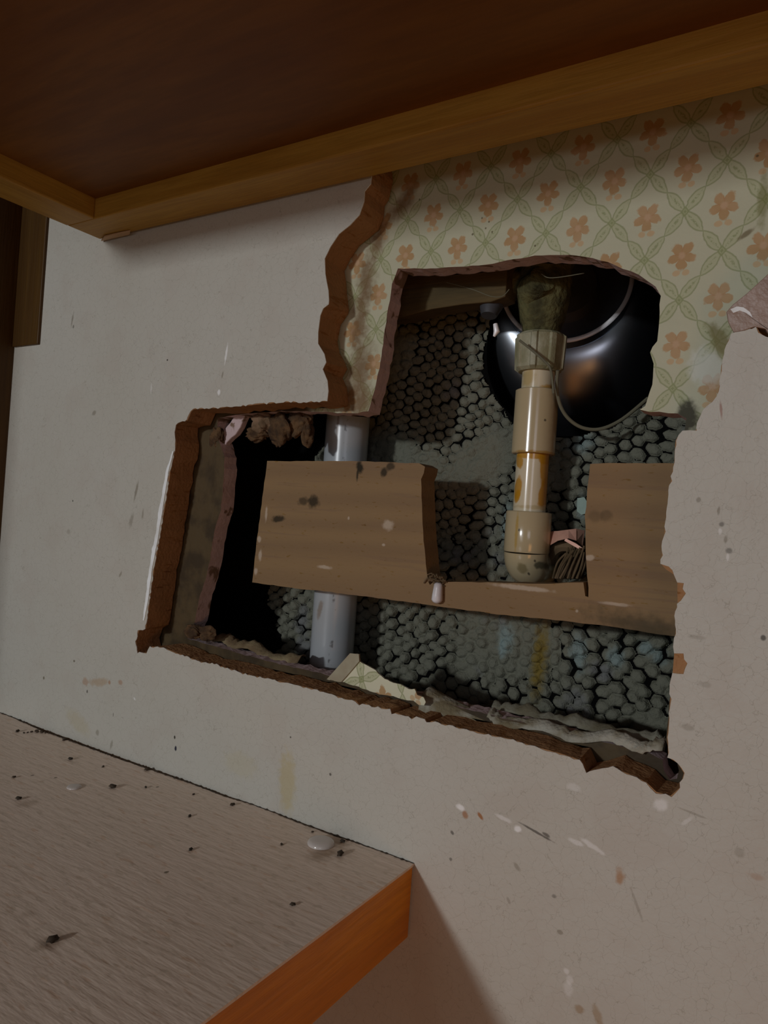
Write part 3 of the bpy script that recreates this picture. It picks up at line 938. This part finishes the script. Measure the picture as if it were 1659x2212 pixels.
# old valve above, hung with dust
vz = zt2
va = thing('shower_valve', (cx, YC, vz), 'dust-covered metal valve at the top of the cream riser', 'valve')
b = MB()
H = 0.062
b.lathe((cx, YC, vz), (0, 0, 1), [(.0125, .0003), (.0135, .006), (.0150, .009), (.0165, .018), (.0185, .026), (.0190, .034), (.0175, .044), (.0200, .050), (.0200, H)], 40)
b.tube([(cx, YC, vz + .034), (cx - .020, YC - .004, vz + .036), (cx - .034, YC - .006, vz + .030)], [.012, .0105, .009], 24)
b.tube([(cx - .004, YC - .010, vz + .028), (cx + .006, YC - .020, vz + .032)], [.012, .009], 20)
o = b.build('valve_body', M_dusty, va, smooth=True, angle=50)
b = MB()
b.tube([(cx - .030, YC - .0075, vz + .030), (cx - .033, YC - .014, vz + .020), (cx - .033, YC - .016, vz + .012)], [.007, .0085, .0055], 20)
b.build('stop_screw', M_steeldark, va, smooth=True)
b = MB()
b.tube([at(1070, 700, .064), at(1073, 716, .064), at(1067, 727, .064)], [.0016, .0022, .0008], 10)
tag(b.build('water_drop', M_rim, va, smooth=True), 'glinting hanging drip')

# cobweb strands drooping from the riser
cw = thing('cobweb', at(1200, 830, .070), 'dusty grey cobweb strand sagging from the riser to the steel bowl', 'cobweb')


def strand(pp, r, y0, y1, name='strand'):
    m_ = len(pp)
    pts_ = [at(x, y, y0 + (y1 - y0) * i / (m_ - 1)) for i, (x, y) in enumerate(pp)]
    # smooth by catmull
    out_ = []
    for i in range(m_ - 1):
        p0, p1, p2, p3 = pts_[max(i - 1, 0)], pts_[i], pts_[i + 1], pts_[min(i + 2, m_ - 1)]
        for s in range(6):
            u = s / 6
            out_.append(0.5 * ((2 * p1) + (p2 - p0) * u + (2 * p0 - 5 * p1 + 4 * p2 - p3) * u * u + (3 * p1 - p0 - 3 * p2 + p3) * u ** 3))
    out_.append(pts_[-1])
    b_ = MB(); b_.tube(out_, r, 8)
    return b_


b = strand([(1205, 800), (1203, 840), (1212, 880), (1232, 908), (1262, 925), (1300, 926), (1345, 905), (1400, 860)], .0012, .066, .100)
b.build('strand', M_web, cw, smooth=True)
b = strand([(1122, 735), (1150, 757), (1176, 780), (1190, 800), (1196, 850)], .0008, .060, .066)
b.build('strand', M_web, cw, smooth=True)
b = strand([(1100, 625), (1085, 640), (1060, 640), (1020, 625), (965, 610)], .0003, .062, .062)
b.build('strand', M_web, cw, smooth=True)
b = strand([(1170, 592), (1185, 600), (1215, 598), (1262, 590)], .0003, .055, .055)
b.build('strand', M_web, cw, smooth=True)

# ------------------------------------------------------------------ steel bowl showing through the plaster
c0, c1 = at(1237, 742, .172), at(1222, 606, .132)
axis = c1 - c0
Lx = axis.length
BN = (0.22, -1, 0.12)
bowl = thing('steel_bowl', c0, 'dark polished steel bowl with a bright rim in a round opening of the plaster', 'steel bowl')
b = MB()
prof = [(.0712, -.006)]
for k in range(0, 13):
    a = math.pi / 2 * k / 12
    prof.append((.0476 + .0240 * math.cos(a), .002 + (Lx * .84) * math.sin(a)))
prof += [(.0470, Lx * .86), (.0470, Lx * .985)]
b.skew_lathe(c0, c1, Lx, BN, prof, 128)
b.build('bowl_wall', M_steel, bowl, smooth=True, angle=50)
b = MB()
pr = [(0.0469 + .0016 * math.cos(2 * math.pi * k / 12), Lx + .0009 * math.sin(2 * math.pi * k / 12)) for k in range(13)]
b.skew_lathe(c0, c1, Lx, BN, pr, 128)
tag(b.build('rim', M_rim, bowl, smooth=True, angle=80), 'thin rim coloured white as its highlight')
b = MB()
b.skew_lathe(c0, c1, Lx, BN, [(.0466, Lx), (.0460, Lx - .006), (.030, Lx - .010), (.024, Lx - .010), (.022, Lx - .004), (.012, Lx - .004), (.004, Lx - .004), (.0035, Lx - .006)], 64, cap1=True)
tag(b.build('recessed_face', M_steeldark, bowl, smooth=True, angle=30), 'black recessed face')

# dark crosspiece at the top of the hole
b = MB()
cp = [at2(x, y, .062) for x, y in ((820, 520), (1100, 500), (1092, 640), (1060, 652), (1000, 657), (930, 668), (872, 684), (820, 690))]
b.prism(cp, .062, .080)
tag(b.build('crosspiece', M_darkwood, bevel=.001), 'dim brown wooden crosspiece at the top left of the upper hole', 'wood block')

# ------------------------------------------------------------------ small things
# copper strap and frayed fibres behind the elbow
st_ = thing('copper_strap', at(1228, 1170, .085), 'bright copper pipe strap bent behind the cream elbow', 'pipe strap')
b = MB()
up, lo = [(1188, 1148), (1205, 1147), (1228, 1144), (1245, 1142), (1263, 1146)], [(1188, 1178), (1205, 1168), (1228, 1163), (1245, 1168), (1258, 1180)]
v = []
for (x, y), (x2, y2), yy_ in zip(up, lo, (.094, .088, .085, .086, .092)):
    p, q = at(x, y, yy_), at(x2, y2, yy_ - .006)
    v += [p, q, q + Vector((0, .001, 0)), p + Vector((0, .001, 0))]
f = []
for i in range(4):
    for k in range(4):
        f.append((i * 4 + k, i * 4 + (k + 1) % 4, (i + 1) * 4 + (k + 1) % 4, (i + 1) * 4 + k))
f += [(0, 1, 2, 3), (16, 17, 18, 19)]
b.add(v, f)
b.build('strap_band', M_copper, st_)
b = MB()
v = []
for (x, y), (x2, y2), yy_ in zip([(1219, 1168), (1240, 1180), (1264, 1194)], [(1222, 1163), (1244, 1174), (1264, 1188)], (.080, .079, .078)):
    p, q = at(x, y, yy_), at(x2, y2, yy_)
    v += [p, q, q + Vector((0, .001, 0)), p + Vector((0, .001, 0))]
f = []
for i in range(2):
    for k in range(4):
        f.append((i * 4 + k, i * 4 + (k + 1) % 4, (i + 1) * 4 + (k + 1) % 4, (i + 1) * 4 + k))
f += [(0, 1, 2, 3), (8, 9, 10, 11)]
b.add(v, f)
b.build('strap_tongue', M_copper, st_)
b = MB()
rb = random.Random(12)
for i in range(46):
    x0 = 1192 + rb.random() * 66
    pp = [(x0, 1250), (x0 + 8 + rb.random() * 10, 1225 - rb.random() * 10), (x0 + 22 + rb.random() * 14, 1200 - rb.random() * 22)]
    pp = [(min(x, 1262), y) for x, y in pp]
    y0 = .070 + rb.random() * .022
    q = strand(pp, .0004 + rb.random() * .0007, y0, y0 + .004)
    b.add(q.v, q.f)
# brown blanket arc the fibres come from
q = strand([(1186, 1215), (1196, 1192), (1214, 1180), (1236, 1182), (1250, 1200), (1256, 1235)], .0042, .098, .092)
b.add(q.v, q.f)
tag(b.build('frayed_fibre', M_fibre), 'tuft of brown frayed fibre in the notch beside the elbow', 'fibre', kind='stuff')

b = MB()
mp = [at2(x, y, .074) for x, y in ((1247, 1076), (1262, 1074), (1268, 1084), (1270, 1108), (1256, 1112), (1246, 1104))]
b.prism(mp, .074, .080)
tag(b.build('mint_chip', plain('mint_flake', (0.36, 0.48, 0.42), (0.28, 0.38, 0.34), .9)), 'pale mint chip stuck at the left side of the right lumber end', 'chip')

# white plug and fuzz on the lumber
b = MB()
p0, p1 = at(947, 1262, YK - .003), at(944, 1296, YK - .003)
d = (p1 - p0)
b.tube([p0 - d * .1, p0, p0 + d * .3, p0 + d * .7, p1, p1 + d * .13, p1 + d * .22], [.0016, .0028, .0031, .0035, .0037, .0028, .001], 24)
tag(b.build('white_plug', M_glob, smooth=True, angle=60), 'small white plastic plug hanging at the left corner of the notch', 'plug')
b = MB()
for i in range(26):
    x0, y0 = 925 + rb.random() * 30, 1240 + rb.random() * 22
    q = strand([(x0, y0), (x0 + rb.uniform(-9, 9), y0 + rb.uniform(-8, 8)), (x0 + rb.uniform(-12, 14), y0 + rb.uniform(-6, 10))], .0005, YK - .003, YK - .001)
    b.add(q.v, q.f)
tag(b.build('dust_fuzz', M_fibre), 'tuft of brown dust fuzz at the left corner of the notch', 'dust', kind='stuff')

# wallpaper scrap lying on the lower edge of the hole
sp = [(707, 1467), (730, 1446), (757, 1412), (776, 1413), (778, 1428), (790, 1436), (812, 1448), (818, 1456), (832, 1466), (850, 1475), (866, 1478), (884, 1488), (896, 1488), (902, 1502), (916, 1506), (920, 1516), (917, 1524), (905, 1522), (894, 1514), (876, 1512), (850, 1504), (820, 1500), (800, 1492), (770, 1482), (745, 1474)]
sw = refine([at2(x, y, 0.014) for x, y in sp], .002, .0003, True, 13)
b = MB(); b.prism(sw, 0.0135, 0.0150)
o = b.build('wallpaper_scrap', [M_scrap, M_tornpaper])
tag(o, 'torn scrap of flowered wallpaper lying on the lower edge of the hole', 'scrap')
b = MB()
fo = [at2(x, y, 0.0128) for x, y in ((707, 1467), (757, 1411), (776, 1413), (777, 1428), (748, 1462), (738, 1473))]
b.prism(fo, 0.0122, 0.0132)
b2 = b.build('folded_end', plain('grey_paper_back', (0.40, 0.38, 0.27), (0.34, 0.29, 0.2), .8), o)
for vv in b2.data.vertices: vv.co -= Vector((0, 0, 0))
tag(b2, 'folded over plain end')

# curl of paper and torn strips along the bottom of the drywall
b = MB()
cv = []
for i in range(15):
    t_ = i / 14
    p = at(925 + 150 * t_, 1512 + 44 * t_ + 6 * math.sin(t_ * 3.1), .030)
    r_ = .0125 * (1 - .55 * t_)
    for k in range(17):
        th = -0.3 + math.pi * 1.35 * k / 16
        cv.append((p.x, p.y + r_ * math.cos(th), p.z - .004 + r_ * math.sin(th)))
f = [(i * 17 + k, i * 17 + k + 1, (i + 1) * 17 + k + 1, (i + 1) * 17 + k) for i in range(14) for k in range(16)]
b.add(cv, f)
o = b.build('paper_curl', M_tornpaper, smooth=True)
so = o.modifiers.new('solid', 'SOLIDIFY'); so.thickness = .0007
tag(o, 'rolled curl of brown-grey paper right of the wallpaper scrap', 'paper')


def ribbon(pp, y0, wid, name, mat, label, seed, n=40):
    r_ = random.Random(seed)
    q = strand(pp, .001, y0, y0)
    m_ = len(pp)
    base = [at(x, y, y0) for x, y in pp]
    dens = []
    for i in range(m_ - 1):
        for s in range(8): dens.append(base[i].lerp(base[i + 1], s / 8))
    dens.append(base[-1])
    b_ = MB(); v_ = []
    ph = r_.random() * 6
    for i, p in enumerate(dens):
        wv = .0012 * math.sin(i * .5 + ph) + (r_.random() - .5) * .0009
        ww = wid * (.75 + .5 * r_.random())
        for s in range(5):
            u = s / 4
            v_.append((p.x, p.y + u * .010 + wv, p.z + ww * math.sin(u * 2.4) - .002 + wv))
    f_ = [(i * 5 + k, i * 5 + k + 1, (i + 1) * 5 + k + 1, (i + 1) * 5 + k) for i in range(len(dens) - 1) for k in range(4)]
    b_.add(v_, f_)
    o_ = b_.build(name, mat, smooth=True)
    s_ = o_.modifiers.new('solid', 'SOLIDIFY'); s_.thickness = .0006
    return tag(o_, label, 'paper')


ribbon([(1050, 1548), (1085, 1562), (1200, 1584), (1300, 1600), (1390, 1614), (1430, 1620)], .0225, .0045, 'torn_paper_strip', M_tornpaper, 'pale torn paper strip along the lower right edge of the hole', 3)
ribbon([(1060, 1530), (1120, 1542), (1200, 1560), (1300, 1582), (1400, 1602), (1436, 1610)], .040, .0055, 'torn_paper_strip', plain('torn_dim_paper', (.26, .25, .19), (.15, .13, .08), .9, bump=.001), 'dim olive paper strip behind the pale one at the lower right edge', 5)
ribbon([(436, 1384), (480, 1384), (520, 1396), (570, 1416), (640, 1432)], .034, .005, 'torn_paper_strip', plain('torn_brown_paper', (.28, .22, .12), (.15, .10, .05), .9, bump=.001), 'brownish torn paper strip at the lower left edge of the hole', 6)

# crumbling plasterboard at the top left of the hole
b = MB()
fl = [at2(x, y, .036) for x, y in ((540, 888), (541, 900), (530, 925), (520, 940), (500, 960), (492, 985), (478, 985), (474, 968), (486, 946), (500, 925), (515, 905), (528, 890))]
b.prism(refine(fl, .004, .0006, True, 3), .030, .036)
o = tag(b.build('gypsum_flake', M_gyp, bevel=.0008), 'pinkish flake of plasterboard leaning in the top left corner of the hole', 'flake')


def lump(name, px, py, y, rx, ry, rz, mat, seed, n=4):
    r_ = random.Random(seed)
    me_ = bpy.data.meshes.new(name)
    import bmesh
    bm = bmesh.new()
    bmesh.ops.create_icosphere(bm, subdivisions=n, radius=1)
    nx_ = [Vector((r_.uniform(-1, 1), r_.uniform(-1, 1), r_.uniform(-1, 1))) for _ in range(7)]
    for vv in bm.verts:
        s = 1 + sum(math.sin(vv.co.dot(k_) * (2.5 + 2.6 * i)) / (1 + .25 * i) for i, k_ in enumerate(nx_)) * .14
        vv.co = Vector((vv.co.x * rx, vv.co.y * ry, vv.co.z * rz)) * s
    bm.to_mesh(me_); bm.free()
    me_.materials.append(getattr(mat, 'm', mat))
    me_.polygons.foreach_set('use_smooth', [True] * len(me_.polygons))
    o_ = bpy.data.objects.new(name, me_)
    COL.objects.link(o_)
    o_.location = at(px, py, y)
    return o_


M_debris = plain('brown_debris', (0.13, 0.07, 0.028), (0.05, 0.025, 0.01), 0.95, bump=.003, scale=120, bs=200)
M_debris2 = plain('tan_debris', (0.24, 0.15, 0.09), (0.13, 0.08, 0.04), 0.95, bump=.002, scale=120, bs=200)
DL = [(572, 912, .034, .011, .006, .008, M_debris2, 'tan crumb of debris right of the pinkish flake in the top left corner'),
      (610, 925, .036, .013, .007, .011, M_debris, 'brown ragged lump of debris under the upper edge of the hole'),
      (645, 915, .037, .011, .006, .011, M_debris, 'brown lump of debris nearest the grey pipe'),
      (662, 938, .036, .0045, .004, .009, M_debris, 'narrow brown crumb dangling just left of the grey pipe'),
      (560, 938, .036, .010, .006, .006, M_debris, 'dark flat lump of debris below the tan crumb'),
      (470, 944, .027, .006, .004, .009, M_debris, 'brown crumb at the very top left corner of the hole'),
      (418, 1362, .023, .008, .004, .005, M_debris, 'brown crumb in the bottom left corner of the hole'),
      (445, 1368, .026, .010, .004, .005, M_debris, 'dark crumb right beside the corner at the lower left')]
for i, (px, py, y, rx, ry, rz, mt, lab) in enumerate(DL):
    tag(lump('debris_lump', px, py, y, rx, ry, rz, mt, i + 3), lab, 'debris', 'debris lumps in the left part of the hole')

# bumpers on the shelf
def bumper(px, py, r, hgt, label, nm='round_bumper'):
    p = at(px, py, SHELF_Z, 2)
    b_ = MB()
    b_.lathe(p, (0, 0, 1), [(r, .0001), (r, hgt * .35), (r * .93, hgt * .7), (r * .75, hgt * .93), (r * .4, hgt), (.0001, hgt)], 40)
    return tag(b_.build(nm, M_bump, smooth=True, angle=70), label, 'bumper', 'round bumpers on the shelf')


bumper(693, 1823, .0085, .0028, 'round clear bumper near the right corner of the shelf, brown stain beside it')
bumper(160, 1701, .0050, .0014, 'smaller flat pale bumper on the left part of the shelf')

# dark crumbs scattered on the shelf
crumbs = [(38, 1581, 1.3), (52, 1584, .7), (60, 1583, .6), (68, 1582, .8), (80, 1582, 1.4), (90, 1583, 1.2), (98, 1584, .8), (138, 1600, .9), (152, 1641, 1.2), (243, 1702, 1.7), (318, 1664, 1.4), (315, 1702, .8), (40, 1727, 1.3),
          (412, 1837, 1.0), (410, 1764, .9), (502, 1740, 1.2), (735, 1848, 1.8), (697, 1832, .8), (740, 1819, 1.1), (632, 1956, 1.0), (608, 1825, .7), (113, 2035, 1.8), (30, 1680, .9), (223, 1656, .6), (418, 1717, .7), (675, 1798, .6)]
proto = None
for i, (px, py, s) in enumerate(crumbs):
    p = at(px, py, SHELF_Z, 2)
    if proto is None:
        o = proto = lump('crumb', px, py, 0, .0016, .0010, .0008, M_crumb, 5, 2)
    else:
        o = proto.copy()
        COL.objects.link(o)
    o.location = (p.x, min(p.y, -.0024 - s * .0006), SHELF_Z + .0007 * s)
    o.scale = (s, s, s)
    o.rotation_euler = (0, 0, random.random() * 3.1)
    tag(o, 'tiny black crumb scattered on the beige shelf top', 'crumb', 'black crumbs on the shelf')

for o in bpy.data.objects:
    if '_at' in o: del o['_at']
